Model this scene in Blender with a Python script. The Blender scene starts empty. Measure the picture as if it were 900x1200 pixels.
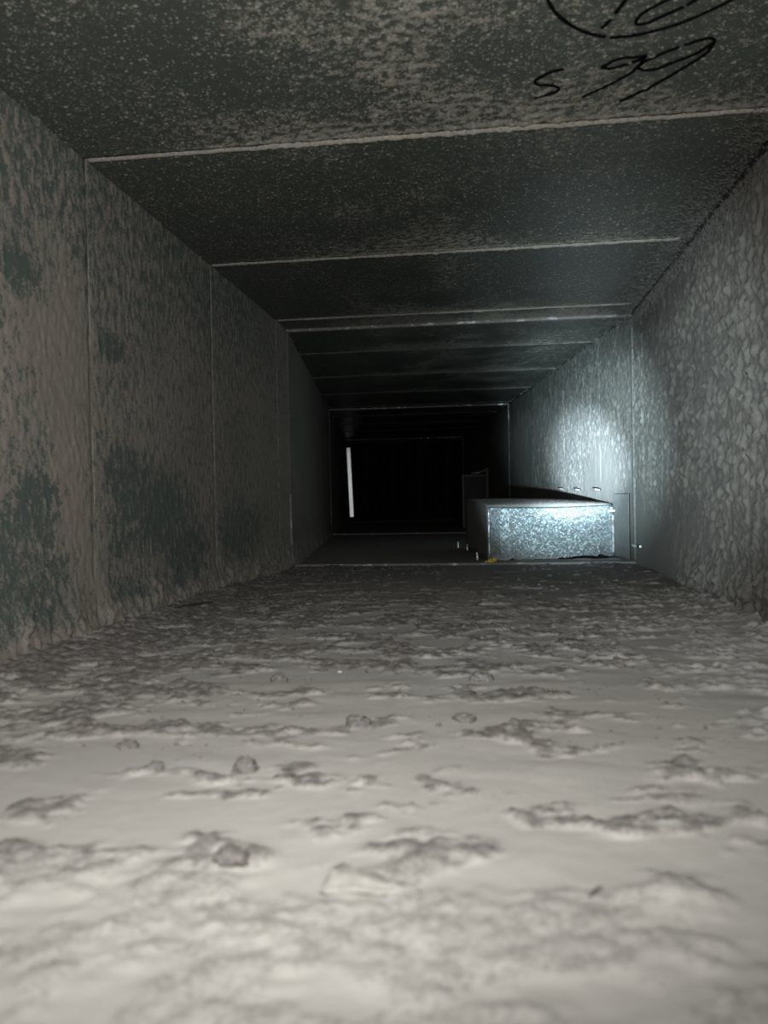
import bpy, bmesh, math, random
import numpy as np
from mathutils import Vector, Matrix, noise as mnoise

random.seed(7)
scene = bpy.context.scene
COL = scene.collection

# ------------------------------------------------------------------ numbers of the duct (metres)
CAM_H = 0.1137
XL, XR, H = -0.3354, 0.2435, 0.4088          # left wall, right wall, ceiling height
W = XR - XL
JOINT = 1.37                                  # first joint, where the duct bends left
BEND = 0.1343
L2, L3 = 1.236, 2.588                         # second and third joints, along the bent run
D1 = Vector((0, 1, 0))
D2 = Vector((-math.sin(BEND), math.cos(BEND), 0))
N2 = Vector((math.cos(BEND), math.sin(BEND), 0))
X, Z = Vector((1, 0, 0)), Vector((0, 0, 1))

# ------------------------------------------------------------------ camera
cam_data = bpy.data.cameras.new('camera')
cam = bpy.data.objects.new('camera', cam_data)
COL.objects.link(cam)
yaw, pitch, roll = 0.1252, -0.0159, -0.0191
fw = Vector((-math.sin(yaw) * math.cos(pitch), math.cos(yaw) * math.cos(pitch), math.sin(pitch)))
rt = Vector((math.cos(yaw), math.sin(yaw), 0))
up = rt.cross(fw)
r2 = math.cos(roll) * rt + math.sin(roll) * up
u2 = -math.sin(roll) * rt + math.cos(roll) * up
M = Matrix((r2, u2, -fw)).transposed().to_4x4()
M.translation = Vector((0, 0, CAM_H))
cam.matrix_world = M
cam_data.sensor_fit = 'VERTICAL'
cam_data.sensor_height = 36.0
cam_data.sensor_width = 27.0
cam_data.lens = 948.2 / 1200 * 36.0
cam_data.clip_start = 0.005
cam_data.dof.use_dof = True
cam_data.dof.focus_distance = 1.25
cam_data.dof.aperture_fstop = 13.0
scene.camera = cam

# ------------------------------------------------------------------ world, lights, exposure
world = bpy.data.worlds.new('world')
scene.world = world
world.use_nodes = True
bg = world.node_tree.nodes['Background']
bg.inputs[0].default_value = (0.9, 0.95, 1, 1)
bg.inputs[1].default_value = 0.004


def spot(name, loc, target, power, angle, blend, radius, color):
    d = bpy.data.lights.new(name, 'SPOT')
    d.energy = power
    d.spot_size = math.radians(angle)
    d.spot_blend = blend
    d.shadow_soft_size = radius
    d.color = color
    o = bpy.data.objects.new(name, d)
    COL.objects.link(o)
    o.location = loc
    o.rotation_euler = (Vector(target) - Vector(loc)).to_track_quat('-Z', 'Y').to_euler()
    return o


# phone flash right beside the lens, and a torch held low at the left
spot('phone_flash', (-0.015, 0.0, 0.175), (-0.20, 1.0, 0.28), 13.2, 130, 1.0, 0.006, (1.0, 0.985, 0.945))
TORCH = (-0.165, 0.06, 0.036)
spot('torch_beam', TORCH, (0.203, 1.66, 0.181), 1000.0, 9.0, 1.0, 0.008, (0.66, 0.85, 1.0))
spot('torch_corona', TORCH, (0.205, 1.66, 0.235), 265.0, 19, 1.0, 0.008, (0.64, 0.87, 0.97))
spot('torch_spill', TORCH, (0.2435, 1.25, 0.28), 42.0, 34, 1.0, 0.008, (0.78, 0.93, 1.0))

vs = scene.view_settings
vs.view_transform = 'Standard'
vs.look = 'None'
vs.exposure = 0.0
vs.gamma = 1.0
vs.use_curve_mapping = False
try:
    scene.cycles.max_bounces = 6
except Exception:
    pass


# ------------------------------------------------------------------ noise (numpy)
def _hash(ix, iy, seed):
    h = (ix.astype(np.int64) * 374761393 + iy.astype(np.int64) * 668265263 + seed * 2147483647) & 0xffffffff
    h = ((h ^ (h >> 13)) * 1274126177) & 0xffffffff
    h = ((h ^ (h >> 16)) * 2246822519) & 0xffffffff
    return ((h ^ (h >> 15)) & 0xffffff) / float(0x1000000)


def perlin(x, y, seed=0):
    ix, iy = np.floor(x), np.floor(y)
    fx, fy = x - ix, y - iy
    sx = fx * fx * fx * (fx * (fx * 6 - 15) + 10)
    sy = fy * fy * fy * (fy * (fy * 6 - 15) + 10)

    def g(dx, dy):
        a = _hash(ix + dx, iy + dy, seed) * (2 * np.pi)
        return np.cos(a) * (fx - dx) + np.sin(a) * (fy - dy)
    n0 = g(0, 0) * (1 - sx) + g(1, 0) * sx
    n1 = g(0, 1) * (1 - sx) + g(1, 1) * sx
    return (n0 * (1 - sy) + n1 * sy) * 1.4


def fbm(x, y, seed=0, octv=4, gain=0.5):
    s, a, t = 0, 1, 0
    for i in range(octv):
        s = s + a * perlin(x, y, seed + 17 * i)
        t += a
        x, y, a = x * 2.03 + 3.1, y * 2.03 - 1.7, a * gain
    return s / t


def worley(x, y, seed=0):
    """distance to nearest and second nearest jittered point, and the id of the nearest"""
    ix, iy = np.floor(x), np.floor(y)
    f1 = np.full(x.shape, 9.0)
    f2 = np.full(x.shape, 9.0)
    idn = np.zeros(x.shape)
    for dx in (-1, 0, 1):
        for dy in (-1, 0, 1):
            cx, cy = ix + dx, iy + dy
            px = cx + 0.1 + 0.8 * _hash(cx, cy, seed)
            py = cy + 0.1 + 0.8 * _hash(cx, cy, seed + 91)
            d = np.sqrt((px - x) ** 2 + (py - y) ** 2)
            near = d < f1
            f2 = np.where(near, f1, np.minimum(f2, d))
            idn = np.where(near, _hash(cx, cy, seed + 37), idn)
            f1 = np.where(near, d, f1)
    return f1, f2, idn


def smooth(a, b, x):
    t = np.clip((x - a) / (b - a), 0, 1)
    return t * t * (3 - 2 * t)


# ------------------------------------------------------------------ materials
def mat(name):
    m = bpy.data.materials.new(name)
    m.use_nodes = True
    nt = m.node_tree
    return m, nt, nt.nodes['Principled BSDF']


def nd(nt, typ, **kw):
    n = nt.nodes.new(typ)
    for k, v in kw.items():
        setattr(n, k, v)
    return n


def mixc(nt, fac, a, b):
    n = nd(nt, 'ShaderNodeMix', data_type='RGBA')
    for sock, v in ((n.inputs[0], fac), (n.inputs[6], a), (n.inputs[7], b)):
        if hasattr(v, 'is_linked') or hasattr(v, 'node'):
            nt.links.new(v, sock)
        else:
            sock.default_value = v if not isinstance(v, tuple) else (*v, 1)
    return n.outputs[2]


def ramp(nt, src, a, b, lo=0.0, hi=1.0):
    n = nd(nt, 'ShaderNodeMapRange')
    n.inputs[1].default_value, n.inputs[2].default_value = a, b
    n.inputs[3].default_value, n.inputs[4].default_value = lo, hi
    nt.links.new(src, n.inputs[0])
    return n.outputs[0]


def tex_noise(nt, scale, detail=4, rough=0.6, vec=None):
    n = nd(nt, 'ShaderNodeTexNoise')
    n.inputs['Scale'].default_value = scale
    n.inputs['Detail'].default_value = detail
    n.inputs['Roughness'].default_value = rough
    if vec is None:
        g = nd(nt, 'ShaderNodeNewGeometry')
        vec = g.outputs['Position']
    nt.links.new(vec, n.inputs['Vector'])
    return n.outputs['Fac']


def bump(nt, bsdf, src, strength, dist):
    n = nd(nt, 'ShaderNodeBump')
    n.inputs['Strength'].default_value = strength
    n.inputs['Distance'].default_value = dist
    nt.links.new(src, n.inputs['Height'])
    nt.links.new(n.outputs[0], bsdf.inputs['Normal'])
    return n


def attr(nt, name):
    n = nd(nt, 'ShaderNodeAttribute', attribute_name=name)
    return n.outputs['Fac']


def math_n(nt, op, a, b):
    n = nd(nt, 'ShaderNodeMath', operation=op)
    for s, v in zip(n.inputs, (a, b)):
        if hasattr(v, 'node'):
            nt.links.new(v, s)
        else:
            s.default_value = v
    return n.outputs[0]


def liner_material(name, base, dust, dust2, rough_base=0.55, fine=700, bstr=0.35, speck=None):
    """black-green coated liner under dust; the 'dust' attribute says where the dust lies"""
    m, nt, b = mat(name)
    d = attr(nt, 'dust')
    fn = tex_noise(nt, fine, 3, 0.6)
    d2 = math_n(nt, 'ADD', d, ramp(nt, fn, 0.3, 0.7, -0.34, 0.34))
    fac = ramp(nt, d2, 0.35, 0.65)
    big = tex_noise(nt, 9, 3)
    dc = mixc(nt, ramp(nt, big, 0.35, 0.65), dust, dust2)
    col = mixc(nt, fac, base, dc)
    if speck:
        g = nd(nt, 'ShaderNodeNewGeometry')
        for sc_, lim in ((520, 0.75), (270, 0.28)):
            v = nd(nt, 'ShaderNodeTexVoronoi')
            v.inputs['Scale'].default_value = sc_
            nt.links.new(g.outputs['Position'], v.inputs['Vector'])
            sp = nd(nt, 'ShaderNodeSeparateColor')
            nt.links.new(v.outputs['Color'], sp.inputs[0])
            size = math_n(nt, 'MULTIPLY', sp.outputs[0], 0.50)
            inside = ramp(nt, math_n(nt, 'SUBTRACT', size, v.outputs['Distance']), 0.0, 0.10)
            have = ramp(nt, math_n(nt, 'SUBTRACT', math_n(nt, 'ADD', math_n(nt, 'MULTIPLY', attr(nt, 'dust'), 0.9), lim * 0.5), sp.outputs[1]), 0.0, 0.05)
            col = mixc(nt, math_n(nt, 'MULTIPLY', math_n(nt, 'MULTIPLY', inside, have), 0.8), col, speck)
    nt.links.new(col, b.inputs['Base Color'])
    nt.links.new(ramp(nt, fac, 0, 1, rough_base, 0.95), b.inputs['Roughness'])
    b.inputs['Specular IOR Level'].default_value = 0.25
    bump(nt, b, tex_noise(nt, fine * 0.7, 3, 0.7), bstr, 0.0012)
    return m


M_LEFT = liner_material('liner_left', (0.085, 0.105, 0.095), (0.245, 0.222, 0.194), (0.205, 0.19, 0.168), fine=520)
M_RIGHT = liner_material('liner_right', (0.09, 0.088, 0.08), (0.175, 0.166, 0.148), (0.155, 0.152, 0.14), fine=600)
M_CEIL = liner_material('liner_ceiling', (0.064, 0.072, 0.062), (0.245, 0.238, 0.205), (0.195, 0.192, 0.165), rough_base=0.42, fine=620, speck=(0.36, 0.35, 0.31))
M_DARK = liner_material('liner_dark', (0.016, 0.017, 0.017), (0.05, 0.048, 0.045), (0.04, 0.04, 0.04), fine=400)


def floor_material():
    m, nt, b = mat('settled_dust')
    lint = attr(nt, 'lint')
    fn = tex_noise(nt, 420, 4, 0.65)
    f = math_n(nt, 'ADD', lint, ramp(nt, fn, 0.3, 0.7, -0.25, 0.25))
    fac = ramp(nt, f, 0.15, 0.75)
    big = tex_noise(nt, 7, 2)
    flat = mixc(nt, ramp(nt, big, 0.35, 0.65), (0.45, 0.435, 0.41), (0.40, 0.385, 0.365))
    dark = mixc(nt, ramp(nt, tex_noise(nt, 160, 3), 0.35, 0.7), (0.145, 0.134, 0.125), (0.245, 0.23, 0.216))
    c = mixc(nt, fac, flat, dark)
    c = mixc(nt, attr(nt, 'pale'), c, (0.62, 0.61, 0.60))
    c = mixc(nt, attr(nt, 'far_tone'), c, (0.15, 0.14, 0.132))  # darker floor tone, stronger farther along the duct
    nt.links.new(c, b.inputs['Base Color'])
    b.inputs['Roughness'].default_value = 0.95
    b.inputs['Specular IOR Level'].default_value = 0.1
    bump(nt, b, tex_noise(nt, 600, 4, 0.7), 0.3, 0.0012)
    return m


M_FLOOR = floor_material()


def galv(name, col_lo, col_hi, rough, tilt, scale, dusty=0.0):
    """galvanised steel: zinc crystals, each tilted its own way"""
    m, nt, b = mat(name)
    g = nd(nt, 'ShaderNodeNewGeometry')
    v = nd(nt, 'ShaderNodeTexVoronoi')
    v.inputs['Scale'].default_value = scale
    nt.links.new(g.outputs['Position'], v.inputs['Vector'])
    sub = nd(nt, 'ShaderNodeVectorMath', operation='SUBTRACT')
    nt.links.new(v.outputs['Color'], sub.inputs[0])
    sub.inputs[1].default_value = (0.5, 0.5, 0.5)
    sc = nd(nt, 'ShaderNodeVectorMath', operation='SCALE')
    sc.inputs['Scale'].default_value = tilt
    nt.links.new(sub.outputs[0], sc.inputs[0])
    ad = nd(nt, 'ShaderNodeVectorMath', operation='ADD')
    nt.links.new(g.outputs['Normal'], ad.inputs[0])
    nt.links.new(sc.outputs[0], ad.inputs[1])
    no = nd(nt, 'ShaderNodeVectorMath', operation='NORMALIZE')
    nt.links.new(ad.outputs[0], no.inputs[0])
    nt.links.new(no.outputs[0], b.inputs['Normal'])
    sep = nd(nt, 'ShaderNodeSeparateColor')
    nt.links.new(v.outputs['Color'], sep.inputs[0])
    c = mixc(nt, sep.outputs[0], col_lo, col_hi)
    b.inputs['Metallic'].default_value = 0.9
    b.inputs['Roughness'].default_value = rough
    if dusty:
        f = ramp(nt, tex_noise(nt, 60, 4, 0.7), 0.62 - dusty * 0.4, 0.72 - dusty * 0.4)
        c = mixc(nt, f, c, (0.20, 0.19, 0.175))
        nt.links.new(ramp(nt, f, 0, 1, 0.9, 0.0), b.inputs['Metallic'])
        nt.links.new(ramp(nt, f, 0, 1, rough, 0.95), b.inputs['Roughness'])
    nt.links.new(c, b.inputs['Base Color'])
    return m


M_GALV = galv('galvanised_steel', (0.16, 0.19, 0.20), (0.42, 0.475, 0.485), 0.5, 0.5, 400)
M_GALV_DULL = galv('dusty_steel', (0.30, 0.33, 0.34), (0.5, 0.54, 0.55), 0.5, 0.2, 240, dusty=0.75)
M_GALV_EDGE = galv('steel_edge', (0.5, 0.54, 0.55), (0.75, 0.8, 0.82), 0.45, 0.15, 300, dusty=0.35)
M_NOSING = galv('nosing_steel', (0.34, 0.36, 0.37), (0.45, 0.48, 0.49), 0.5, 0.08, 300, dusty=0.62)
M_SHEET = galv('duct_sheet', (0.3, 0.32, 0.33), (0.4, 0.42, 0.43), 0.5, 0.1, 120)


def plain(name, col, rough=0.8, metal=0.0, nscale=300, var=0.25):
    m, nt, b = mat(name)
    n = tex_noise(nt, nscale, 3, 0.6)
    lo = tuple(c * (1 - var) for c in col)
    hi = tuple(min(1, c * (1 + var)) for c in col)
    nt.links.new(mixc(nt, ramp(nt, n, 0.3, 0.7), lo, hi), b.inputs['Base Color'])
    b.inputs['Roughness'].default_value = rough
    b.inputs['Metallic'].default_value = metal
    bump(nt, b, n, 0.3, 0.001)
    return m


M_BEAD = plain('dusty_seam_edge', (0.23, 0.222, 0.195), 0.95, nscale=420, var=0.35)
M_BEAD_WALL = plain('dusty_wall_edge', (0.20, 0.185, 0.162), 0.95, nscale=420, var=0.35)
M_LINT = plain('grey_lint', (0.15, 0.140, 0.132), 0.98, nscale=500, var=0.4)
M_FRAY = plain('frayed_fibre', (0.10, 0.098, 0.09), 0.95)
M_INK = plain('black_marker', (0.004, 0.004, 0.005), 0.95)
M_INK.node_tree.nodes['Principled BSDF'].inputs['Specular IOR Level'].default_value = 0.05
M_WOOD = plain('dark_splinter', (0.07, 0.055, 0.045), 0.8)
M_PALE = plain('pale_fleck', (0.75, 0.74, 0.70), 0.5)
M_YELLOW = plain('yellow_foam', (0.62, 0.55, 0.10), 0.7)
M_BLACKMETAL = plain('dark_metal', (0.045, 0.047, 0.052), 0.45, 0.6)
M_VANE = plain('black_vane', (0.018, 0.018, 0.018), 0.8)  # one near-black colour for the vanes and the frame's side


# ------------------------------------------------------------------ object helpers
def link(o, parent=None):
    COL.objects.link(o)
    if parent is not None:
        o.parent = parent
    return o


def tag(o, label=None, cat=None, group=None, kind=None):
    if label:
        o['label'] = label
    if cat:
        o['category'] = cat
    if group:
        o['group'] = group
    if kind:
        o['kind'] = kind
    return o


def empty(name, loc=(0, 0, 0), rz=0):
    o = bpy.data.objects.new(name, None)
    o.empty_display_size = 0.02
    COL.objects.link(o)
    o.location = loc
    o.rotation_euler = (0, 0, rz)
    return o


def bm_obj(name, bm, m, parent=None, shade=False):
    bmesh.ops.recalc_face_normals(bm, faces=bm.faces)
    me = bpy.data.meshes.new(name)
    bm.to_mesh(me)
    bm.free()
    if shade:
        me.polygons.foreach_set('use_smooth', [True] * len(me.polygons))
    me.materials.append(m)
    return link(bpy.data.objects.new(name, me), parent)


def add_hexa(bm, p):
    """eight corners: bottom four in order, then the four above them"""
    v = [bm.verts.new(q) for q in p]
    for f in ((0, 1, 2, 3), (4, 5, 6, 7), (0, 1, 5, 4), (1, 2, 6, 5), (2, 3, 7, 6), (3, 0, 4, 7)):
        bm.faces.new([v[i] for i in f])
    return v


def add_bar(bm, a, U, V, N):
    """box from corner a along the three edge vectors"""
    a = Vector(a)
    U, V, N = Vector(U), Vector(V), Vector(N)
    add_hexa(bm, [a, a + U, a + U + V, a + V, a + N, a + U + N, a + U + V + N, a + V + N])


def grid_obj(name, P0, U, V, n, us, vs_, hfun, m, parent, skirt=0.011):
    """relief surface P0 + U*u + V*v + n*h, its rim turned down to the sheet behind"""
    P0, U, V, n = (np.array(q, dtype=float) for q in (P0, U, V, n))
    uu, vv = np.meshgrid(us, vs_, indexing='ij')
    h, at = hfun(uu, vv)
    pad = lambda q: np.pad(q, 1, mode='edge')
    uu, vv, h = pad(pad(uu)), pad(pad(vv)), pad(pad(h))     # rim doubled, so the face keeps its own normals
    h[0, :] = h[-1, :] = -skirt
    h[:, 0] = h[:, -1] = -skirt
    co = P0 + uu[..., None] * U + vv[..., None] * V + h[..., None] * n
    nu, nv = uu.shape
    idx = np.arange(nu * nv).reshape(nu, nv)
    q = np.stack([idx[:-1, :-1], idx[1:, :-1], idx[1:, 1:], idx[:-1, 1:]], -1).reshape(-1, 4)
    if np.dot(np.cross(U, V), n) < 0:
        q = q[:, ::-1]
    me = bpy.data.meshes.new(name)
    nf = len(q)
    me.vertices.add(nu * nv)
    me.vertices.foreach_set('co', co.reshape(-1).astype(np.float32))
    me.loops.add(nf * 4)
    me.loops.foreach_set('vertex_index', q.reshape(-1).astype(np.int32))
    me.polygons.add(nf)
    me.polygons.foreach_set('loop_start', np.arange(0, nf * 4, 4, dtype=np.int32))
    me.polygons.foreach_set('use_smooth', np.ones(nf, dtype=bool))
    for k, a in at.items():
        A = me.attributes.new(k, 'FLOAT', 'POINT')
        A.data.foreach_set('value', pad(pad(a)).reshape(-1).astype(np.float32))
    me.update(calc_edges=True)
    me.validate()
    me.materials.append(m)
    return link(bpy.data.objects.new(name, me), parent)


def lin(a, b, step):
    return np.linspace(a, b, max(2, int(round((b - a) / step)) + 1))


# ------------------------------------------------------------------ relief of the four sides
# s = position across the side, t = distance along the duct
def edge_round(t, t0, t1, depth=0.003, w=0.006):
    return -depth * (np.exp(-((t - t0) / w) ** 2) + np.exp(-((t1 - t) / w) ** 2))


def blot(t, z, lst, wob=0.35):
    n = fbm(t * 22, z * 22, 5, 4)
    out = np.zeros(t.shape)
    for (ct, cz, rt_, rz_, a) in lst:
        r = np.sqrt(((t - ct) / rt_) ** 2 + ((z - cz) / rz_) ** 2) + wob * n * 2
        out = np.maximum(out, a * (1 - smooth(0.35, 1.45, r)))
    return out


LEFT_BARE = [(0.79, 0.105, 0.10, 0.05, 1.0), (0.72, 0.135, 0.04, 0.035, 0.95), (0.89, 0.06, 0.07, 0.035, 0.9),
             (0.575, 0.11, 0.035, 0.035, 0.95), (0.555, 0.03, 0.045, 0.04, 1.0), (0.535, 0.07, 0.03, 0.05, 0.8),
             (0.70, 0.254, 0.03, 0.014, 0.85), (0.565, 0.286, 0.035, 0.02, 0.8), (0.865, 0.035, 0.06, 0.035, 0.9),
             (0.72, 0.015, 0.05, 0.03, 0.9), (1.09, 0.075, 0.12, 0.04, 0.7), (0.60, 0.06, 0.025, 0.03, 0.6)]
LEFT_DUSTY = [(0.615, 0.235, 0.05, 0.08, 1.0), (0.625, 0.11, 0.035, 0.04, 1.0), (0.62, 0.17, 0.03, 0.06, 1.0),
              (0.66, 0.05, 0.02, 0.05, 0.8)]


def relief_left(t0, t1, fine=1.0):
    def f(z, t):
        streak = fbm(t * 130, z * 60, 11, 5, 0.72)
        fl = fbm(t * 210, z * 90, 23, 3, 0.6)
        bare = blot(t, z, LEFT_BARE)
        dusty = blot(t, z, LEFT_DUSTY, 0.25)
        d = 0.67 + 0.80 * streak + 0.60 * fl - 0.44 * bare + 0.30 * dusty + 0.10 * fbm(t * 9, z * 9, 61, 3)
        d = d - 0.22 * smooth(0.20, 0.40, z) * (1 - dusty)
        d = d + 0.20 * smooth(1.0, 1.5, t)
        f1, f2, c = worley(t * 240, z * 120, 3)
        dome = np.clip(1 - (f1 / 0.62) ** 2, 0, 1) * (0.3 + 0.7 * c)
        cov = smooth(0.35, 0.6, d)
        h = 0.0008 * dome * (0.35 + 0.65 * cov) * fine + 0.0010 * fl * cov + 0.0007 * streak
        foot = smooth(0.05, 0.0, z + 0.02 * fbm(t * 30, z * 30, 71, 3))
        h = h + 0.010 * foot * (0.6 + 1.2 * np.abs(fbm(t * 60, z * 60, 72, 3)))
        d = np.maximum(d, foot * 0.9)
        return h + edge_round(t, t0, t1, 0.0012, 0.003), {'dust': d}
    return f


def relief_right(t0, t1, second=False):
    def f(z, t):
        wx = 0.35 * fbm(t * 60, z * 40, 8, 3)
        wy = 0.35 * fbm(t * 60, z * 40, 9, 3)
        f1, f2, c = worley(t * 62 + 1.3 * wx, z * 72 + 1.3 * wy, 31)
        d1 = np.clip(1 - (f1 / (0.22 + 0.40 * c)) ** 2, 0, 1) * (0.1 + 0.9 * c)
        g1, g2, e = worley(t * 100 + wx, z * 135 + wy, 47)
        d2 = np.clip(1 - (g1 / (0.25 + 0.42 * e)) ** 2, 0, 1) ** 0.8 * (0.1 + 0.9 * e)
        big = smooth(-0.28, 0.25, fbm(t * 7, z * 7, 14, 3) + 0.25 * (t < 1.1))
        if second:
            a = t - JOINT
            calm = np.exp(-(((a - 0.21) / 0.13) ** 2 + ((z - 0.150) / 0.065) ** 2) ** 2)
            calm = np.maximum(calm, 0.95 * smooth(0.12, 0.06, a) * smooth(0.16, 0.09, z))
            amp1 = 0.0030 * (0.3 + 0.7 * big) * (1 - calm)
            amp2 = 0.0024 * (1 - 0.9 * calm)
        else:
            calm = smooth(0.16, 0.06, z + 0.05 * fbm(t * 14, z * 14, 77, 3)) * smooth(0.85, 1.2, t)
            amp1 = 0.0046 * (0.35 + 0.65 * big) * (1 - 0.95 * calm) * (1 - 0.5 * smooth(0.27, 0.38, z))
            amp2 = 0.0024 * (1 - 0.8 * calm)
        h = amp1 * d1 + amp2 * d2 + 0.0012 * (1 - calm) * fbm(t * 120, z * 50, 33, 3)
        # upright creases pressed into the coating
        for tc, dep in ((1.155, 0.0016), (1.29, 0.0022), (JOINT + 0.075, 0.0013), (JOINT + 0.20, 0.0020), (JOINT + 0.49, 0.0020)):
            wob = tc + 0.004 * fbm(z * 30 + tc * 9, z * 0 + 2.0, 55, 3)
            h = h - dep * np.exp(-((t - wob) / 0.0024) ** 2) * smooth(0.12, 0.16, z)
        h = h + 0.0012 * fbm(t * 18, z * 18, 78, 3)
        d = 0.72 + 0.22 * fbm(t * 25, z * 14, 79, 4)
        d = d - 0.5 * smooth(0.30, 0.40, z + 0.05 * fbm(t * 40, z * 40, 80, 3)) * smooth(0.7, 1.2, t)
        foot = smooth(0.055, 0.0, z + 0.03 * fbm(t * 30, z * 30, 81, 3)) * smooth(1.15, 0.95, t)
        h = h + 0.011 * foot * (0.5 + 1.3 * np.abs(fbm(t * 60, z * 60, 82, 3)))
        return h + edge_round(t, t0, t1, 0.0007, 0.002), {'dust': d}
    return f


def relief_ceiling(t0, t1, dusty):
    def f(x, t):
        rel = (t1 - t)                                    # distance to the seam at the far end
        band = smooth(0.10, 0.0, rel + 0.02 * fbm(x * 30, t * 30, 5, 3))
        lip = smooth(0.014, 0.004, rel + 0.006 * fbm(x * 90, t * 90, 6, 3))
        reg = fbm(x * 9, t * 9, 21, 4)
        side = smooth(XL + 0.03, XL + 0.20, x) * (1 - 0.5 * smooth(XR - 0.12, XR - 0.02, x))
        dens = dusty * (0.22 + 0.45 * band * side + 0.75 * reg * side + 0.10 * side)
        f1, f2, c = worley(x * 210, t * 230, 41)
        sp = np.clip(1 - (f1 / (0.16 + 0.45 * c)) ** 2, 0, 1) * (c < 0.2 + 0.8 * dens)
        g1, g2, e = worley(x * 95, t * 110, 43)
        sp2 = np.clip(1 - (g1 / (0.1 + 0.42 * e)) ** 2, 0, 1) * (e < 0.05 + 0.5 * dens)
        fl = fbm(x * 120, t * 150, 45, 4, 0.65)
        d = 0.06 + 0.22 * sp + 0.30 * sp2 + 0.75 * lip * side + 0.75 * dens * smooth(-0.4, 0.4, fl)
        h = 0.0005 * sp + 0.0010 * sp2 + 0.0007 * fl * dens * 2 + 0.0012 * lip
        return h + edge_round(t, t0, t1, 0.0035, 0.004), {'dust': np.clip(d, 0, 1)}
    return f


def relief_floor(x, t):
    # lint cover: patchy clots lying on fine settled dust
    w = 0.02 * fbm(x * 12, t * 12, 2, 3)
    m = fbm((x + w) * 20, (t + w) * 27, 101, 5, 0.62)
    bias = -0.03 + 0.24 * smooth(-0.12, -0.30, x) + 0.10 * smooth(0.08, 0.20, x) + 0.13 * smooth(0.42, 0.62, t) - 0.26 * smooth(0.88, 1.15, t)
    front = smooth(0.262, 0.225, t + 0.012 * fbm(x * 25, t * 25, 103, 3))
    bias = bias + 0.22 * front
    cover = smooth(0.02, 0.20, m + bias)
    f1, f2, c = worley(x * 130, t * 140, 105)
    lump = np.clip(1 - (f1 / 0.7) ** 2, 0, 1)
    fine = fbm(x * 130, t * 130, 107, 5, 0.7)
    mid = fbm(x * 48, t * 52, 109, 4, 0.55)
    h = cover * (0.0009 + 0.0010 * lump * (0.3 + c) + 0.0030 * fine + 0.0034 * np.clip(mid + 0.1, 0, 1)) * (0.85 + 0.1 * smooth(0.45, 0.7, t)) * (1 - 0.35 * front)
    # small loose crumbs everywhere
    k1, k2, kc = worley(x * 120, t * 120, 111)
    crumb = np.clip(1 - (k1 / 0.30) ** 2, 0, 1) * (kc > 0.95) * smooth(1.3, 0.9, t) * smooth(0.4, 0.6, t)
    h = h + 0.0012 * crumb
    # banks of dust along both walls
    bl = smooth(XL + 0.075, XL, x + 0.02 * mid) * smooth(1.25, 0.9, t)
    br = smooth(XR - 0.055, XR, x + 0.015 * mid) * smooth(1.15, 0.8, t)
    h = h + (0.009 * bl + 0.006 * br) * (0.6 + 0.9 * np.abs(mid))
    # long low ripples left by the air
    h = h + 0.0003 * np.sin(t * 170 + 3 * fbm(x * 10, t * 10, 113, 2)) * smooth(0.25, 0.4, t) * (1 - cover) * smooth(1.2, 0.8, t)
    h = h + 0.0014 * fbm(x * 14, t * 18, 115, 3) + 0.0035 * front * np.clip(fbm(x * 30, t * 34, 117, 3) + 0.1, 0, 1)
    h = np.maximum(h, 0) + 0.0004 * fine
    lint = np.clip(cover * (0.72 + 0.9 * fine + 0.35 * (0.5 - lump)) , 0, 1.2) + 0.8 * crumb
    lint = lint * (1 - 0.6 * front) + 0.3 * bl
    pale = np.zeros(x.shape)
    for (px, pt, ww, ll) in ((0.088, 0.574, 0.020, 0.0016), (0.060, 0.283, 0.005, 0.0010), (0.012, 0.86, 0.03, 0.002)):
        pale = np.maximum(pale, np.exp(-((x - px) / ww) ** 4) * np.exp(-((t - pt) / ll) ** 2))
    h = h + 0.0012 * pale
    white = smooth(0.06, 0.17, x) * smooth(0.85, 0.65, t) * smooth(-0.06, 0.22, m + bias) * (0.55 + fine)
    pale = np.clip(np.maximum(pale * 0.8, 0.75 * white), 0, 1)
    lint = lint * (1 - 0.6 * smooth(0.06, 0.17, x))
    return h, {'lint': lint, 'pale': pale, 'far_tone': 0.85 * smooth(0.55, 1.3, t + 0.1 * mid)}


def relief_floor2(x, t):
    a = t - JOINT
    fine = fbm(x * 90, t * 90, 131, 4)
    m = fbm(x * 20, t * 20, 133, 3)
    heap = np.exp(-((a - 0.075) / 0.02) ** 2) * smooth(-0.02, 0.02, x) * (0.5 + np.abs(m) * 1.5)
    h = 0.0006 * fine + 0.0012 * np.clip(m, 0, 1) + 0.004 * heap
    return np.maximum(h, 0), {'lint': 0.25 + 0.5 * np.clip(m, 0, 1), 'pale': np.zeros(x.shape), 'far_tone': 0.6 + 0 * x}


# ------------------------------------------------------------------ the duct shell
TH = 0.010          # the liner's thickness; the steel sheet lies behind it
Y0 = -0.20
SEAMS1 = [0.031, 0.346, 0.661, 0.976, 1.291]
SEAMS2 = [0.23, 0.545, 0.86, 1.176]
O1 = Vector((XL, 0, 0))
O2 = Vector((XL, JOINT, 0))
L_END = L3 + 0.62


def sheet(name, a, A, b, Bv, c, Cv):
    bm = bmesh.new()
    add_bar(bm, a, A[0], A[1], A[2])
    add_bar(bm, b, Bv[0], Bv[1], Bv[2])
    if c is not None:
        add_bar(bm, c, Cv[0], Cv[1], Cv[2])
    o = bm_obj(name, bm, M_SHEET)
    o['kind'] = 'structure'
    return o


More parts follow.
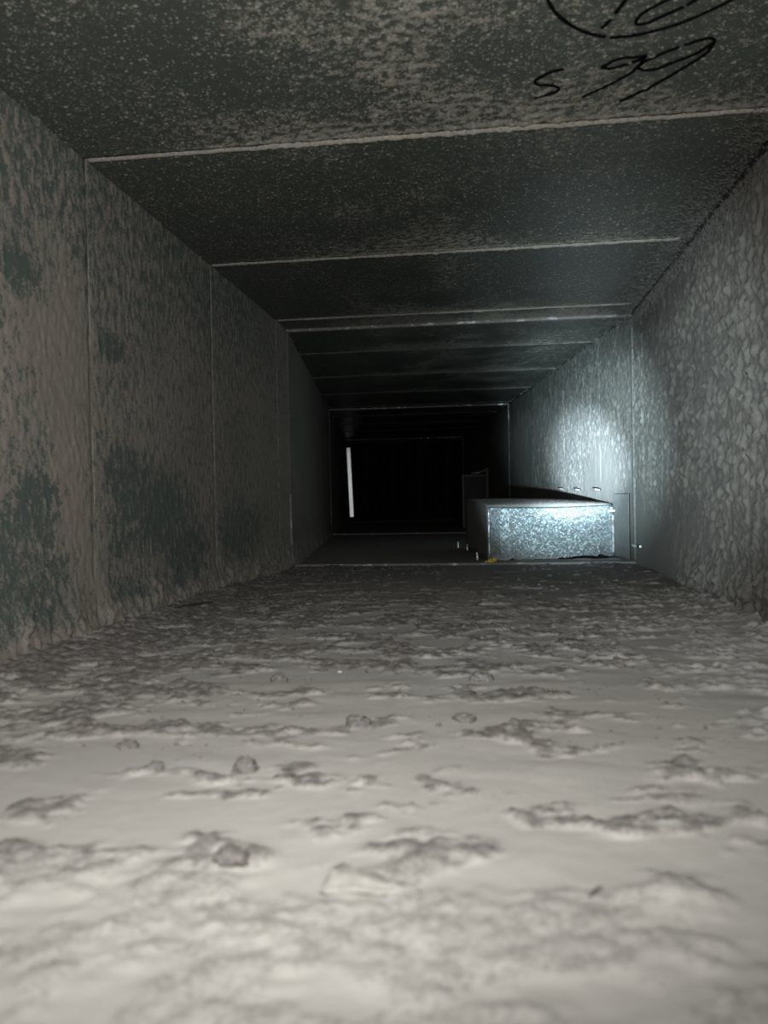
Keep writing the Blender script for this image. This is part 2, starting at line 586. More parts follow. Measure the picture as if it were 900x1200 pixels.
S = 0.002
len1 = JOINT - Y0
wall_left = sheet('wall_left', Vector((XL - TH - S, Y0, -TH)), (X * S, Vector((0, len1, 0)), Z * (H + 2 * TH)),
                  O2 + Vector((-TH - S, 0, -TH)), (X * S, D2 * L_END, Z * (H + 2 * TH)), None, None)
wall_right = sheet('wall_right', Vector((XR + TH, Y0, -TH)), (X * S, Vector((0, len1, 0)), Z * (H + 2 * TH)),
                   O2 + Vector((W + TH, 0, -TH)), (X * S, D2 * L_END, Z * (H + 2 * TH)), None, None)
floor = sheet('floor', Vector((XL - TH, Y0, -TH - S)), (X * (W + 2 * TH), Vector((0, len1, 0)), Z * S),
              O2 + Vector((-TH, 0, -TH - S)), (X * (W + 2 * TH), D2 * L_END, Z * S), None, None)
ceiling = sheet('ceiling', Vector((XL - TH, Y0, H + TH)), (X * (W + 2 * TH), Vector((0, len1, 0)), Z * S),
                O2 + Vector((-TH, 0, H + TH)), (X * (W + 2 * TH), D2 * L_END, Z * S), None, None)
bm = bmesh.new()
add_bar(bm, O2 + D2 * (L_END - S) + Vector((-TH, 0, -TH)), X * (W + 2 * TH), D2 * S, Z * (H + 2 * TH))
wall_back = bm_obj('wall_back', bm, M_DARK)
wall_back['kind'] = 'structure'

# first run: liner panels between the seams
cuts = [Y0] + SEAMS1 + [JOINT]
DUSTY = {0.661: 1.6, 0.976: 1.25, 1.291: 1.2}
for a, b in zip(cuts[:-1], cuts[1:]):
    vis = b > 0.1
    st = 0.0022 if vis else 0.02
    su = 0.0022 if vis else 0.02
    tv = lin(a, b, st)
    grid_obj('liner_panel', (XL, 0, 0), Z, D1, X, lin(0, H + 0.005, su), tv, relief_left(a, b), M_LEFT, wall_left)
    grid_obj('liner_panel', (XR, 0, 0), Z, D1, -X, lin(0, H + 0.005, su), tv, relief_right(a, b), M_RIGHT, wall_right)
    grid_obj('liner_panel', (0, 0, H), X, D1, -Z, lin(XL - 0.005, XR + 0.005, su), tv, relief_ceiling(a, b, DUSTY.get(b, 0.5 if b < 1.3 else 2.2)), M_CEIL, ceiling)
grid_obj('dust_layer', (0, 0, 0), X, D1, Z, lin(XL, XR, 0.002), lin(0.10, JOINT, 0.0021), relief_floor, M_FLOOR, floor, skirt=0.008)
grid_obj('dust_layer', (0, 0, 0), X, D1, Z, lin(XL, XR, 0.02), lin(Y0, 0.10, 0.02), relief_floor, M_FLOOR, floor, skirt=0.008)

# bent run: same liner, coarser with distance
cuts2 = [0.0] + SEAMS2 + [L2] + [L2 + s for s in SEAMS2] + [L3, L_END]
for i, (a, b) in enumerate(zip(cuts2[:-1], cuts2[1:])):
    far = a > 0.6
    st = 0.010 if far else 0.0045
    tv = lin(a, b, st)
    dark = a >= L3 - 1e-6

    def sh(f):
        return lambda s, t: f(s, t + JOINT)
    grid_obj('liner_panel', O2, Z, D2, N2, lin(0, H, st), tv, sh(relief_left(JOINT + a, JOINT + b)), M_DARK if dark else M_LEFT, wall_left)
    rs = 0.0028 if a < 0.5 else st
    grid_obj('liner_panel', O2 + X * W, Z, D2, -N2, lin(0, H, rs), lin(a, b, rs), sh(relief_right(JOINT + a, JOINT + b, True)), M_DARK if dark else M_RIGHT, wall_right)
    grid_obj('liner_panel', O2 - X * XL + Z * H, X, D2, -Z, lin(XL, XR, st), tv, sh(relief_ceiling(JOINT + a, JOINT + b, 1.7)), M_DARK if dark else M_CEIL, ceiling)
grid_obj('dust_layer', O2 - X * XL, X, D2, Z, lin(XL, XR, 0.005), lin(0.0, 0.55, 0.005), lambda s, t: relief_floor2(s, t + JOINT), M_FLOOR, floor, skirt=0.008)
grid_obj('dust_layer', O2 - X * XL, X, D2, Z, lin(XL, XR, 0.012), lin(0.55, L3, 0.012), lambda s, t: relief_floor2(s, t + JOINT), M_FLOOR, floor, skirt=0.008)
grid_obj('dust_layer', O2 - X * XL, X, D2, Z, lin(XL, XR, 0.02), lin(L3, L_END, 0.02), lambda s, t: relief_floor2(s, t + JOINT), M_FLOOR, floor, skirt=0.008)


# ------------------------------------------------------------------ seam edges
def bead(name, P, U, length, n, D, w, h, m, parent, seed, gap=0.0, lo=0.0):
    """a ragged raised edge of coating along a seam"""
    rnd = random.Random(seed)
    bm = bmesh.new()
    N = max(8, int(length / 0.0035))
    P, U, n, D = Vector(P), Vector(U), Vector(n), Vector(D)
    prev = None
    for i in range(N + 1):
        s = length * i / N
        k = 0.62 + 0.38 * mnoise.noise(Vector((s * 70, seed * 3.1, 0))) + rnd.uniform(-0.3, 0.3)
        k *= 0.8 + 0.5 * mnoise.noise(Vector((s * 9, seed * 7.7, 1)))
        k = max(k, lo)
        if gap and mnoise.noise(Vector((s * 14, seed * 1.3, 5))) < gap - 0.5:
            k = 0.08
        off = D * (0.0016 * mnoise.noise(Vector((s * 45, seed, 9))) + 0.0012 * mnoise.noise(Vector((s * 160, seed, 4))) + rnd.uniform(-0.0004, 0.0004))
        ring = []
        for c_, sn in ((-1, -0.6), (-0.6, 0.55), (0, 1.0), (0.6, 0.55), (1, -0.6)):
            ring.append(bm.verts.new(P + U * s + off + D * (w * 0.5 * c_ * (0.5 + 0.5 * k)) + n * (h * sn * k)))
        if prev:
            for j in range(4):
                bm.faces.new((prev[j], prev[j + 1], ring[j + 1], ring[j]))
        prev = ring
    return bm_obj(name, bm, m, parent, True)


for i, s in enumerate(SEAMS1[1:]):
    w = {0.346: 0.007, 0.661: 0.0075, 0.976: 0.0065, 1.291: 0.005}[s]
    bead('seam_bead', (XL + 0.004, s, H - 0.001), X, W - 0.02, -Z, D1, w, 0.0030, M_BEAD, ceiling, 11 + i, lo=0.45)
    bead('seam_bead', (XL + 0.001, s, 0.008), Z, H - 0.01, X, D1, 0.0026, 0.0008, M_BEAD_WALL, wall_left, 31 + i, 0.3, 0.1)
for j, base in enumerate((0.0, L2)):
    for i, s in enumerate(SEAMS2):
        bead('seam_bead', O2 + D2 * (base + s) + Vector((0.004, 0, H - 0.001)), X, W - 0.01, -Z, D2, 0.006, 0.0025, M_FRAY, ceiling, 51 + i + 9 * j)

# metal nosings that cap the liner at the three joints
M_NOSE_DUST = plain('dusty_nosing', (0.12, 0.115, 0.105), 0.9, nscale=200)
for k, dist in enumerate((0.0, L2, L3)):
    tr = empty('trim_%d' % (k + 1), O2 + D2 * dist)
    tr['kind'] = 'structure'
    w, p = 0.012, 0.0045
    q = 0.0032
    for (a, U, V, N, m_) in ((Vector((0, -w / 2, H - p)), X * W, D1 * w, Z * (p + 0.004), M_NOSING),
                         (Vector((0, -w / 2, -0.004)), X * W, D1 * w, Z * (p + 0.0030), M_NOSING if k < 2 else M_NOSE_DUST),
                         (Vector((-0.004, -w / 2, 0.0055)), X * (q + 0.004), D1 * 0.005, Z * 0.12, M_NOSING),
                         (Vector((-0.004, -w / 2, 0.1265)), X * (q + 0.004), D1 * 0.005, Z * (H - 0.1325), M_NOSE_DUST),
                         (Vector((W - q, -w / 2, H - 0.055)), X * (q + 0.004), D1 * w, Z * 0.05, M_NOSING if k else M_NOSE_DUST),
                         (Vector((W - q, -w / 2, 0.0055)), X * (q + 0.004), D1 * w, Z * (H - 0.062), M_NOSE_DUST)):
        bm = bmesh.new()
        add_bar(bm, a, U, V, N)
        bmesh.ops.bevel(bm, geom=bm.edges[:], offset=0.001, segments=2, affect='EDGES')
        o = bm_obj('nosing', bm, m_, tr)

# liner fibres frayed along the upper right corner
bm = bmesh.new()
rnd = random.Random(5)
for i in range(6500):
    t = 0.42 + 1.0 * rnd.random()
    dens = 0.5 + 0.5 * mnoise.noise(Vector((t * 14, 3, 0)))
    if rnd.random() > dens + 0.25:
        continue
    L = rnd.uniform(0.004, 0.015) * (0.5 + dens)
    onw = rnd.random() < 0.45
    r = abs(rnd.gauss(0, 0.011))
    a = Vector((XR - 0.001, t, H - 0.001 - r)) if onw else Vector((XR - 0.001 - r * 1.6, t, H - 0.001))
    n = -X if onw else -Z
    dr = Vector((-0.15 if onw else rnd.uniform(-1, -0.5), rnd.uniform(-0.7, 0.1), rnd.uniform(-1, -0.6) if onw else -0.15)).normalized()
    b = a + dr * L
    if b.x > XR - 0.001: b.x = XR - 0.001
    if b.z > H - 0.001: b.z = H - 0.001
    mid = (a + b) * 0.5 + n * rnd.uniform(0.001, 0.004)
    w = rnd.uniform(0.0002, 0.0006)
    side = dr.cross(n).normalized() * w
    v = [bm.verts.new(q) for q in (a - side, a + side, mid + side * 0.8, mid - side * 0.8, mid + n * w, b)]
    for f in ((0, 1, 4), (1, 2, 4), (3, 0, 4), (2, 5, 4), (5, 3, 4), (0, 3, 2, 1), (2, 3, 5)):
        bm.faces.new([v[j] for j in f])
fr = bm_obj('frayed_fibre', bm, M_FRAY, wall_right)
fr['kind'] = 'stuff'
bead('corner_shade', (XR - 0.002, 0.36, H - 0.003), D1, JOINT - 0.37, (-X - Z).normalized(), (X - Z).normalized(), 0.010, 0.0035, M_DARK, wall_right, 91, lo=0.4)  # added dark strip that stands in for the shadow line along the corner

# ------------------------------------------------------------------ handwriting in black marker on the ceiling
STROKES = [
    [(0.0403, 0.4887), (0.0436, 0.5), (0.0497, 0.5122), (0.0586, 0.5236), (0.0703, 0.5339), (0.0846, 0.5405), (0.1006, 0.5407), (0.1156, 0.5364), (0.1273, 0.5309), (0.1402, 0.5213), (0.1519, 0.5103), (0.160, 0.497), (0.163, 0.482), (0.158, 0.464), (0.143, 0.449), (0.120, 0.441), (0.094, 0.441), (0.068, 0.449), (0.049, 0.464), (0.041, 0.479), (0.0403, 0.4887)],
    [(0.0777, 0.5294), (0.0817, 0.5209), (0.0868, 0.5051), (0.0888, 0.4963), (0.091, 0.480), (0.093, 0.466)],
    [(0.1319, 0.5047), (0.1256, 0.5129), (0.1171, 0.5194), (0.106, 0.5275), (0.0989, 0.5282), (0.0986, 0.5209), (0.1033, 0.5137), (0.1096, 0.5079), (0.1179, 0.5009), (0.127, 0.490), (0.136, 0.478), (0.141, 0.477), (0.143, 0.483), (0.139, 0.495), (0.1319, 0.5047)],
    [(0.0588, 0.5755), (0.0514, 0.5777), (0.0448, 0.5824), (0.0398, 0.5886), (0.0419, 0.5937), (0.0493, 0.5961), (0.0568, 0.5998), (0.0568, 0.6059), (0.0504, 0.6099), (0.0413, 0.6135)],
    [(0.1115, 0.5677), (0.1026, 0.5673), (0.0943, 0.5681), (0.0878, 0.5736), (0.0849, 0.5775), (0.0916, 0.5797), (0.1012, 0.5758), (0.1099, 0.5707), (0.1119, 0.5667), (0.1094, 0.5804), (0.1037, 0.5908), (0.091, 0.6042), (0.0758, 0.6179)],
    [(0.1092, 0.5826), (0.1156, 0.5859), (0.123, 0.586), (0.1313, 0.5795), (0.1438, 0.5708), (0.1507, 0.5616), (0.1533, 0.557), (0.1505, 0.5526), (0.1432, 0.5534), (0.1338, 0.5589), (0.1242, 0.5645), (0.1147, 0.5725), (0.1101, 0.5783), (0.1092, 0.5826)],
    [(0.1533, 0.557), (0.1518, 0.57), (0.1436, 0.5837), (0.1349, 0.5959), (0.1223, 0.6117), (0.1052, 0.6293)],
]


def catmull(p, n=10):
    q = [p[0]] + p + [p[-1]]
    out = []
    for i in range(1, len(q) - 2):
        for k in range(n):
            t = k / n
            out.append(tuple(0.5 * (2 * q[i][c] + (q[i + 1][c] - q[i - 1][c]) * t + (2 * q[i - 1][c] - 5 * q[i][c] + 4 * q[i + 1][c] - q[i + 2][c]) * t * t + (3 * q[i][c] - q[i - 1][c] - 3 * q[i + 1][c] + q[i + 2][c]) * t ** 3) for c in (0, 1)))
    out.append(p[-1])
    return out


cf = relief_ceiling(0.346, 0.661, DUSTY[0.661])
bm = bmesh.new()
rnd = random.Random(3)
for st in STROKES:
    pts = catmull(st)
    xs = np.array([[q[0] for q in pts]])
    ts = np.array([[q[1] for q in pts]])
    hs = cf(xs, ts)[0][0]
    prev = None
    for i, (x, t) in enumerate(pts):
        j0, j1 = max(0, i - 1), min(len(pts) - 1, i + 1)
        d = Vector((pts[j1][0] - pts[j0][0], pts[j1][1] - pts[j0][1], 0)).normalized()
        side = Vector((-d.y, d.x, 0)) * (0.00105 + 0.0003 * mnoise.noise(Vector((x * 220, t * 220, 2))))
        dep = max(0.0003, min(float(hs[i]) * 0.8, 0.0013)) + 0.0006
        if mnoise.noise(Vector((x * 260, t * 260, 7))) > 0.58:
            prev = None                                  # dust hides the ink here
            continue
        c = Vector((x, t, H - dep))
        ring = [bm.verts.new(c + side), bm.verts.new(c - side), bm.verts.new(c - side + Z * 0.0012), bm.verts.new(c + side + Z * 0.0012)]
        if prev:
            for a, b in ((0, 1), (1, 2), (2, 3), (3, 0)):
                bm.faces.new((prev[a], prev[b], ring[b], ring[a]))
        prev = ring
hw = bm_obj('handwriting', bm, M_INK, ceiling)
hw['label'] = 'black marker handwriting, a circled number above the writing S 99'


# ------------------------------------------------------------------ galvanised takeoff box against the right wall
def S2(a, r, z):
    """point at distance a beyond the first joint, r in from the right wall, z high"""
    return Vector((XR, JOINT, 0)) + D2 * a - N2 * r + Z * z


def slab(name, quad, th, m, parent, bev=0.0008, root=None):
    """sheet-metal plate: a quad given a thickness along its normal"""
    q = [Vector(p) for p in quad]
    n = (q[1] - q[0]).cross(q[3] - q[0]).normalized() * th
    bm = bmesh.new()
    add_hexa(bm, [p - root for p in q] + [p + n - root for p in q])
    if bev:
        bmesh.ops.bevel(bm, geom=bm.edges[:], offset=bev, segments=1, affect='EDGES')
    return bm_obj(name, bm, m, parent)


A0, A1, RB = 0.092, 0.46, 0.229
root = S2((A0 + A1) / 2, RB / 2, 0)
box = empty('takeoff_box', root)
tag(box, 'sparkling galvanised sheet metal takeoff box on the duct floor against the right wall', 'duct box')


def top_z(r, a):
    u = 1 - r / RB
    k = (a - A0) / (A1 - A0)
    bulge = math.sin(math.pi * min(1, max(0, u * 0.92 + 0.04)))
    roll = 1 - math.exp(-max(0, k) * 9)
    return 0.0975 - 0.003 * bulge + roll * (0.003 + 0.0115 * bulge * (1 - 0.4 * k)) + 0.009 * k * (r / RB)


def strip_mesh(name, fn, nu, nv, th, nrm, m, smooth_=True):
    bm = bmesh.new()
    off = nrm * th
    lay = []
    for k in (0, 1):
        lay.append([[bm.verts.new(fn(i / nu, j / nv) + off * k - root) for j in range(nv + 1)] for i in range(nu + 1)])
    for i in range(nu):
        for j in range(nv):
            for k in (0, 1):
                g = lay[k]
                bm.faces.new((g[i][j], g[i + 1][j], g[i + 1][j + 1], g[i][j + 1]))
    for i in range(nu):
        for j in (0, nv):
            bm.faces.new((lay[0][i][j], lay[0][i + 1][j], lay[1][i + 1][j], lay[1][i][j]))
    for j in range(nv):
        for i in (0, nu):
            bm.faces.new((lay[0][i][j], lay[0][i][j + 1], lay[1][i][j + 1], lay[1][i][j]))
    return bm_obj(name, bm, m, box, smooth_)


def front_pt(u, v):
    r = 0.209 - u * (0.209 - 0.0075)
    rag = 0.004 * mnoise.noise(Vector((u * 14, 2, 0))) + 0.003 * mnoise.noise(Vector((u * 45, 5, 0))) + 0.003 + 0.004 * smooth(0.45, 0.7, np.array(u)) 
    zb = max(0.002, float(rag))
    z = zb + v * (top_z(r, A0) - 0.004 - zb)
    return S2(A0 - 0.0045 + 0.0145 * u + 0.0016 * math.sin(v * math.pi) , r, z)


front_panel = strip_mesh('front_panel', front_pt, 60, 14, 0.0015, D2, M_GALV, False)
strip_mesh('corner_fold', lambda u, v: S2(A0 + 0.0005, RB - u * 0.023, 0.001 + v * (0.0955 - 0.001) - 0.004 * u * 0), 3, 8, 0.0012, D2,
           galv('corner_steel', (0.07, 0.08, 0.085), (0.20, 0.225, 0.235), 0.5, 0.35, 330), False)
# the rolled lip along the top of the front
strip_mesh('front_lip', lambda u, v: S2(A0 - 0.002 + 0.011 * u + 0.0045 * (1 - math.cos(v * 1.57)), RB - u * (RB - 0.0075),
           top_z(RB - u * (RB - 0.0075), A0) - 0.0045 + 0.0045 * math.sin(v * 1.57)), 24, 4, 0.001, D2, M_GALV)
strip_mesh('top_panel', lambda u, v: S2(A0 + 0.004 + v * (A1 - A0 - 0.004) + 0.010 * u * (1 - v), RB - u * (RB - 0.0075),
           top_z(RB - u * (RB - 0.0075), A0 + v * (A1 - A0))), 24, 12, 0.001, -Z, M_GALV_DULL)
strip_mesh('side_panel', lambda u, v: S2(A0 + u * (A1 - A0), RB - 0.0002, 0.001 + v * (top_z(RB, A0 + u * (A1 - A0)) - 0.002)), 12, 6, 0.0012, N2, M_GALV_DULL)
strip_mesh('back_panel', lambda u, v: S2(A1 - 0.001, RB - u * (RB - 0.0075), 0.001 + v * (top_z(RB - u * RB, A1) - 0.002)), 12, 3, 0.001, -D2, M_GALV_DULL)
# bright vertical corner edge
strip_mesh('corner_edge', lambda u, v: S2(A0 + 0.0005 - 0.0012 * math.sin(u * 3.14), RB + 0.0012 - u * 0.0045, 0.002 + v * 0.096), 4, 6, 0.0008, D2, M_GALV_EDGE)
# flange of the box lying on the wall
M_FLANGE = plain('dusty_flange', (0.135, 0.135, 0.127), 0.8, 0.0, 90, 0.15)
slab('wall_flange', [S2(0.016, 0.0062, 0.006), S2(0.105, 0.0062, 0.006), S2(0.105, 0.0062, 0.115), S2(0.016, 0.0062, 0.115)], 0.0012, M_FLANGE, box, root=root)
# punched tabs in the wall above the box
for (a, z) in ((0.205, 0.1245), (0.352, 0.126), (0.497, 0.1295)):
    q = [S2(a - 0.020, 0.0055, z), S2(a + 0.020, 0.0055, z + 0.001), S2(a + 0.018, 0.015, z + 0.003), S2(a - 0.018, 0.015, z + 0.002)]
    o = slab('wall_tab', q, -0.0035, M_FLANGE, box, root=root)
# tabs bent out over the floor beside the left side
for (a, r) in ((0.135, RB + 0.014), (0.385, RB + 0.004), (0.495, RB + 0.012)):
    bm = bmesh.new()
    add_bar(bm, S2(a, r, 0.0005) - root, D2 * 0.002, -N2 * 0.0028, Z * 0.014)
    add_bar(bm, S2(a, r, 0.0005) - root, D2 * 0.014, -N2 * 0.0028, Z * 0.0015)
    bm_obj('floor_tab', bm, M_GALV_EDGE, box)
# clip at the right end of the front lip
bm = bmesh.new()
add_bar(bm, S2(A0 + 0.001, 0.018, 0.084) - root, N2 * 0.012, D2 * 0.004, Z * 0.0035)
add_bar(bm, S2(A0 + 0.001, 0.018, 0.081) - root, N2 * 0.003, D2 * 0.004, Z * 0.004)
bm_obj('clip', bm, M_GALV_EDGE, front_panel)
# thin bright edge at the right end of the front
bm = bmesh.new()
add_bar(bm, S2(A0 + 0.005, 0.0098, 0.012) - root, N2 * 0.0028, D2 * 0.003, Z * 0.066)
bm_obj('end_edge', bm, M_GALV_EDGE, front_panel)

# ------------------------------------------------------------------ dark upright frame farther along the right wall
fr_root = S2(1.72, 0.05, 0)
frame = empty('scoop_frame', fr_root)
tag(frame, 'dark upright metal scoop frame standing behind the galvanised takeoff box', 'metal frame')


def fbar(name, a, r, z, da, dr, dz, m):
    bm = bmesh.new()
    add_bar(bm, S2(a, r, z) - fr_root, D2 * da, N2 * dr, Z * dz)
    bmesh.ops.bevel(bm, geom=bm.edges[:], offset=0.001, segments=1, affect='EDGES')
    return bm_obj(name, bm, m, frame)


fbar('post', 1.70, 0.104, 0.001, 0.012, 0.010, 0.200, M_BLACKMETAL)
fbar('post', 1.70, 0.016, 0.001, 0.012, 0.013, 0.222, M_BLACKMETAL)
fbar('panel', 1.707, 0.094, 0.001, 0.004, 0.078, 0.196, plain('panel_metal', (0.010, 0.011, 0.012), 0.6, 0.0))
fbar('top_rail', 1.70, 0.094, 0.190, 0.010, 0.078, 0.010, M_BLACKMETAL)
fbar('side_panel', 1.715, 0.100, 0.001, 0.25, 0.003, 0.190, M_VANE)
bm = bmesh.new()
pv = None
for i in range(9):
    ang = -0.2 + i * 0.25
    c = S2(1.70, 0.060 - 0.045 * math.sin(min(ang, 1.57)), 0.203 + 0.022 * (1 - math.cos(ang)) * 0.9) - fr_root
    ring = [bm.verts.new(c + q) for q in (Z * 0.004, Z * 0.004 + D2 * 0.012, D2 * 0.012 - Z * 0.002, -Z * 0.002)]
    if pv:
        for a, b in ((0, 1), (1, 2), (2, 3), (3, 0)):
            bm.faces.new((pv[a], pv[b], ring[b], ring[a]))
    else:
        bm.faces.new(ring)
    pv = ring
bm.faces.new(pv)
bm_obj('curved_lever', bm, M_GALV_DULL, frame)

# ------------------------------------------------------------------ turning vanes in the dark elbow at the far end
vr = O2 + D2 * (L3 + 0.06) + X * (W / 2)
vanes = empty('turning_vanes', vr)
tag(vanes, 'black turning vanes filling the far end of the duct, one bright edge at left', 'vanes')
for z0 in (0.0035, H - 0.016):
    bm = bmesh.new()
    add_bar(bm, -X * (W / 2 - 0.012) - Vector((0, 0, 0)) + Z * z0, X * (W - 0.024), D2 * 0.02, Z * 0.012)
    bm_obj('vane_rail', bm, M_VANE, vanes)
nv = 12
for i in range(nv):
    x = -W / 2 + 0.045 + i * (W - 0.085) / (nv - 1)
    bm = bmesh.new()
    pv = None
    for k in range(7):
        ang = k / 6 * 1.2
        c = X * (x - 0.09 * (1 - math.cos(ang))) + D2 * (0.004 + 0.10 * math.sin(ang))
        ring = [bm.verts.new(c + q) for q in (Z * 0.0155, Z * 0.0155 + X * 0.002, Z * (H - 0.0165) + X * 0.002, Z * (H - 0.0165))]
        if pv:
            for a, b in ((0, 1), (1, 2), (2, 3), (3, 0)):
                bm.faces.new((pv[a], pv[b], ring[b], ring[a]))
        else:
            bm.faces.new(ring)
        pv = ring
    bm.faces.new(pv)
    bm_obj('vane', bm, M_VANE, vanes)
bm = bmesh.new()
b0 = Vector((-W / 2 + 0.018, -0.012, 0.028))
lean = X * -0.011
fx, fy = Vector((0.986, 0.166, 0)), Vector((-0.166, 0.986, 0))
q = [b0, b0 + fx * 0.018, b0 + fx * 0.018 + fy * 0.004, b0 + fy * 0.004]
tq = [p + Z * 0.345 + lean for p in q]
add_hexa(bm, q + tq)
bm_obj('bright_edge', bm, galv('bright_steel', (0.7, 0.74, 0.76), (0.9, 0.93, 0.95), 0.29, 0.12, 330), vanes)['label'] = 'bright galvanised edge strip'

# ------------------------------------------------------------------ loose things on the floor


def floor_h(x, t):
    return float(relief_floor(np.array([[x]]), np.array([[t]]))[0][0, 0])


def clump(x, t, r, seed, flat=0.7):
    bm = bmesh.new()
    bmesh.ops.create_icosphere(bm, subdivisions=4, radius=1)
    for v in bm.verts:
        p = v.co.copy()
        k = 1 + 0.35 * mnoise.noise(p * 1.6 + Vector((seed * 5.3, 0, 0))) + 0.28 * mnoise.noise(p * 4.2 + Vector((0, seed * 3.7, 0))) + 0.22 * mnoise.noise(p * 9) + 0.14 * mnoise.noise(p * 19)
        v.co = Vector((p.x * k * r * 1.15, p.y * k * r, max(p.z * k, -0.75) * r * flat))
    o = bm_obj('lint_clump', bm, M_LINT, None, True)
    zb = min(v.co.z for v in o.data.vertices)
    o.location = (x, t, floor_h(x, t) - zb - 0.0012)
    return o


CL = [(-0.102, 0.3283, 0.0040, 'roundest dark lint clump on the near floor, left of the centre'),
      (-0.1298, 0.4929, 0.0042, 'half-buried dark lint clump on the mid floor, left of the centre'),
      (-0.0041, 0.505, 0.0058, 'broad dark lint clump on the mid floor, right of the centre'),
      (-0.1412, 0.3278, 0.0026, 'small dark lint ball left of the roundest near clump'),
      (-0.0123, 0.4118, 0.0046, 'low ragged lint clump lying alone on smooth dust at the centre right'),
      (-0.0805, 0.2411, 0.0044, 'lint clump nearest the viewer, set in the near dust mat left of the pale flake'),
      (-0.0662, 0.7256, 0.0060, 'grey lint clump in the far half of the floor, left of the centre'),
      (-0.1677, 0.3581, 0.0042, 'flat lint clump on the near floor toward the left wall'),
      (-0.0656, 0.401, 0.0052, 'broad arched lint clump on the mid floor at centre'),
      (-0.2228, 0.7912, 0.0065, 'large dark lint clump near the left wall, beside the splinter'),
      (0.013, 0.6889, 0.0055, 'dark lint clump on the far floor below the takeoff box')]
for i, (x, t, r, lab) in enumerate(CL):
    tag(clump(x, t, r, i + 1, 0.95 if i in (0, 1, 3) else 0.6), lab, 'lint', 'lint clumps on the duct floor')


def flake(x, t, rz, size, label):
    bm = bmesh.new()
    n = 14
    top, bot = [], []
    for i in range(n + 1):
        for j in range(n + 1):
            u, v = i / n - 0.5, j / n - 0.5
            k = (1 - 0.92 * (u + 0.5)) * (1 + 0.35 * mnoise.noise(Vector((u * 6, 2, 5))))
            px, py = u * size * 1.5, v * size * k
            rim = max(abs(u), abs(v)) * 2
            wob = 0.08 * size * mnoise.noise(Vector((u * 5, v * 5, 3))) * rim
            z = size * (0.30 * (0.5 - u) * (0.5 - abs(v)) + 0.04 * (0.5 - u) + 0.05 * mnoise.noise(Vector((u * 4, v * 4, 8))) + 0.02 * mnoise.noise(Vector((u * 13, v * 13, 1))))
            top.append(bm.verts.new((px + wob, py + wob, z + 0.0014)))
            bot.append(bm.verts.new((px + wob, py + wob, z + 0.0004)))
    N = n + 1
    for i in range(n):
        for j in range(n):
            a, b, c, d = i * N + j, (i + 1) * N + j, (i + 1) * N + j + 1, i * N + j + 1
            bm.faces.new((top[a], top[b], top[c], top[d]))
            bm.faces.new((bot[d], bot[c], bot[b], bot[a]))
    for i in range(n):
        for a, b in ((i * N, (i + 1) * N), (i * N + n, (i + 1) * N + n), (i, i + 1), (n * N + i, n * N + i + 1)):
            bm.faces.new((top[a], top[b], bot[b], bot[a]))
    o = bm_obj('lint_flake', bm, M_FLAKE, None, True)
    o.location = (x, t, floor_h(x, t) - 0.0002)
    o.rotation_euler = (0, 0, rz)
    return tag(o, label, 'lint')


M_FLAKE = plain('pale_lint', (0.33, 0.318, 0.298), 0.98, nscale=260, var=0.18)
flake(-0.034, 0.232, -0.2, 0.018, 'torn triangular flake of pale lint on the nearest dust at the centre')


def stick(name, a, b, w, m, label, cat, group=None):
    a, b = Vector(a), Vector(b)
    d = (b - a).normalized()
    s = d.cross(Z).normalized() * w
    bm = bmesh.new()
    prev = None
    for i in range(7):
        k = i / 6
        c = a.lerp(b, k) + Z * (0.0012 * math.sin(k * 3.1)) + s * 0.6 * math.sin(k * 5)
        ww = 1 - 0.55 * abs(k - 0.45) * 1.6
        ring = [bm.verts.new(c + q - a) for q in (s * ww, Z * w * ww, -s * ww, -Z * w * ww)]
        if prev:
            for p, q in ((0, 1), (1, 2), (2, 3), (3, 0)):
                bm.faces.new((prev[p], prev[q], ring[q], ring[p]))
        else:
            bm.faces.new(ring)
        prev = ring
    bm.faces.new(prev)
    o = bm_obj(name, bm, m)
    o.location = a
    return tag(o, label, cat, group)


def fz(x, t, up_=0.001):
    return (x, t, floor_h(x, t) + up_)


stick('splinter', fz(-0.3123, 0.78, 0.002), fz(-0.2941, 0.8431, 0.002), 0.0014, M_WOOD, 'long dark splinter lying in the dust at the foot of the left wall', 'splinter')
stick('splinter', fz(0.0265, 0.2282), fz(0.0313, 0.2325, 0.002), 0.0004, M_WOOD, 'tiny dark splinter on the pale near dust, right of the centre', 'splinter')
for i, (x, t, lab) in enumerate(((-0.2229, 0.8419, 'bright metal shaving glinting beside the splinter near the left wall'),
                                 (-0.0975, 0.5239, 'lone white fleck on the smooth dust at the centre of the floor'))):
    bm = bmesh.new()
    bmesh.ops.create_icosphere(bm, subdivisions=2, radius=1)
    r = (0.0022, 0.0009)[i]
    for v in bm.verts:
        k = 1 + 0.5 * mnoise.noise(v.co * 2 + Vector((i * 9, 0, 0)))
        v.co = Vector((v.co.x * k * 1.5, v.co.y * k, v.co.z * k * 0.6)) * r
    o = bm_obj('metal_shaving' if i == 0 else 'pale_fleck', bm, M_GALV_EDGE if i == 0 else M_PALE)
    o.location = (x, t, floor_h(x, t) + r * 0.4)
    tag(o, lab, 'fleck')

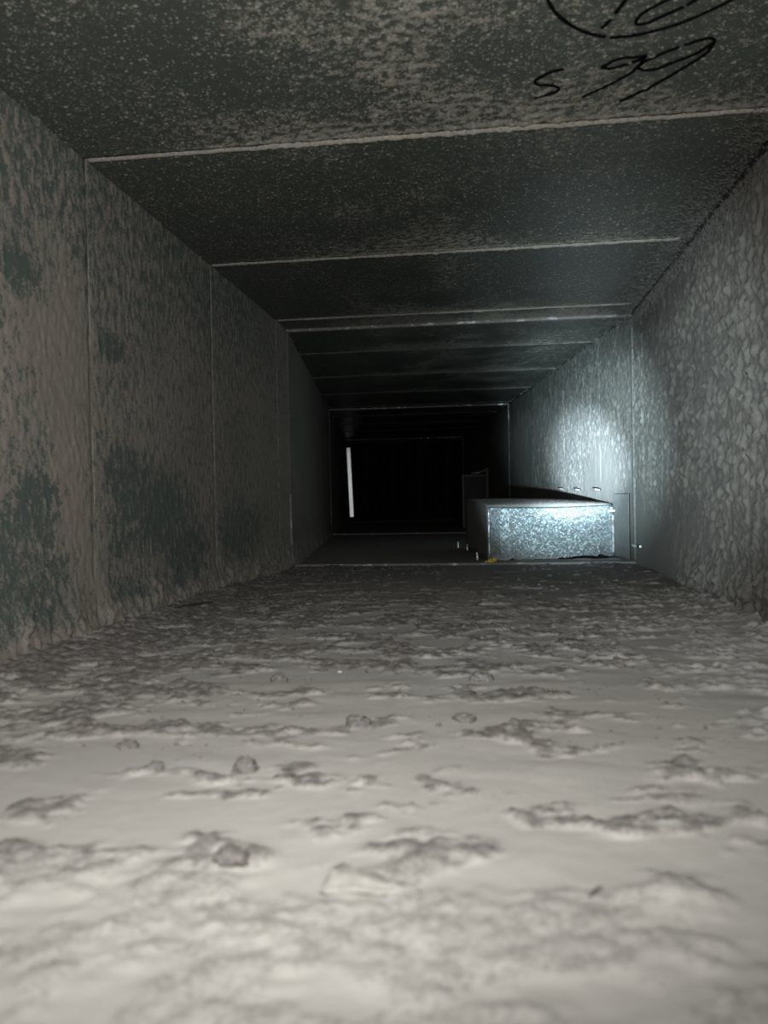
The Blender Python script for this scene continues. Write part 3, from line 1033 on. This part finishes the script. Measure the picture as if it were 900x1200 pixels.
# yellow foam crumbs at the foot of the box corner
y0 = S2(A0 - 0.022, RB + 0.002, 0)
ye = empty('foam_crumb', y0)
tag(ye, 'yellow foam crumb on the floor at the left front corner of the takeoff box', 'crumb')
for i, (dx, dy, dz, r) in enumerate(((0, 0, 0.0036, 0.0040), (0.0078, 0.002, 0.0055, 0.0042), (-0.006, 0.001, 0.0022, 0.0024), (0.004, -0.004, 0.002, 0.0022))):
    bm = bmesh.new()
    bmesh.ops.create_icosphere(bm, subdivisions=2, radius=r)
    for v in bm.verts:
        v.co *= 1 + 0.45 * mnoise.noise(v.co * 500 + Vector((i, 0, 0)))
        v.co += Vector((dx, dy, dz))
    bm_obj('lobe', bm, M_YELLOW, ye)

# staple on the right wall just before the joint
st_o = Vector((XR - 0.004, 1.345, 0.029))
bm = bmesh.new()
add_bar(bm, Vector((-0.0025, -0.024, 0)), Vector((0, 0.048, 0)), Vector((0.003, 0, 0)), Z * 0.0035)
add_bar(bm, Vector((-0.0025, -0.024, 0)), Vector((0, 0.003, 0)), Vector((0.008, 0, 0)), Z * 0.0035)
add_bar(bm, Vector((-0.0025, 0.021, 0)), Vector((0, 0.003, 0)), Vector((0.008, 0, 0)), Z * 0.0035)
o = bm_obj('staple', bm, M_GALV_EDGE)
o.location = st_o
tag(o, 'small metal staple on the lower right wall beside the takeoff box', 'staple')

# scattered crumbs of lint, far too many to count
bm = bmesh.new()
rnd = random.Random(12)
n_c = 0
xs, ts = [], []
while len(xs) < 1400:
    x, t = rnd.uniform(XL + 0.02, XR - 0.02), 0.34 + 1.01 * rnd.random() ** 1.1
    d = mnoise.noise(Vector((x * 18, t * 22, 4))) + 0.5 * min(0, t - 0.5) + 0.25 * (x < -0.1) + rnd.uniform(-0.2, 0.2)
    if d > 0.1:
        xs.append(x)
        ts.append(t)
hh = relief_floor(np.array([xs]), np.array([ts]))[0][0]
for x, t, h_ in zip(xs, ts, hh):
    r = (0.0005 + 0.0016 * rnd.random() ** 4) * (0.45 + min(1, t))
    c = Vector((x, t, h_ + r * 0.3))
    v = [bm.verts.new(c + Vector((a * r * rnd.uniform(0.6, 1.5), b * r * rnd.uniform(0.6, 1.4), z * r * rnd.uniform(0.6, 1.1)))) for a, b, z in ((1, 0, 0), (0, 1, 0), (-1, 0, 0), (0, -1, 0), (0, 0, 1), (0, 0, -1))]
    for f in ((0, 1, 4), (1, 2, 4), (2, 3, 4), (3, 0, 4), (1, 0, 5), (2, 1, 5), (3, 2, 5), (0, 3, 5)):
        bm.faces.new([v[i] for i in f])
o = bm_obj('lint_crumbs', bm, M_LINT)
tag(o, 'fine grey lint crumbs strewn over the dusty duct floor', 'lint', None, 'stuff')
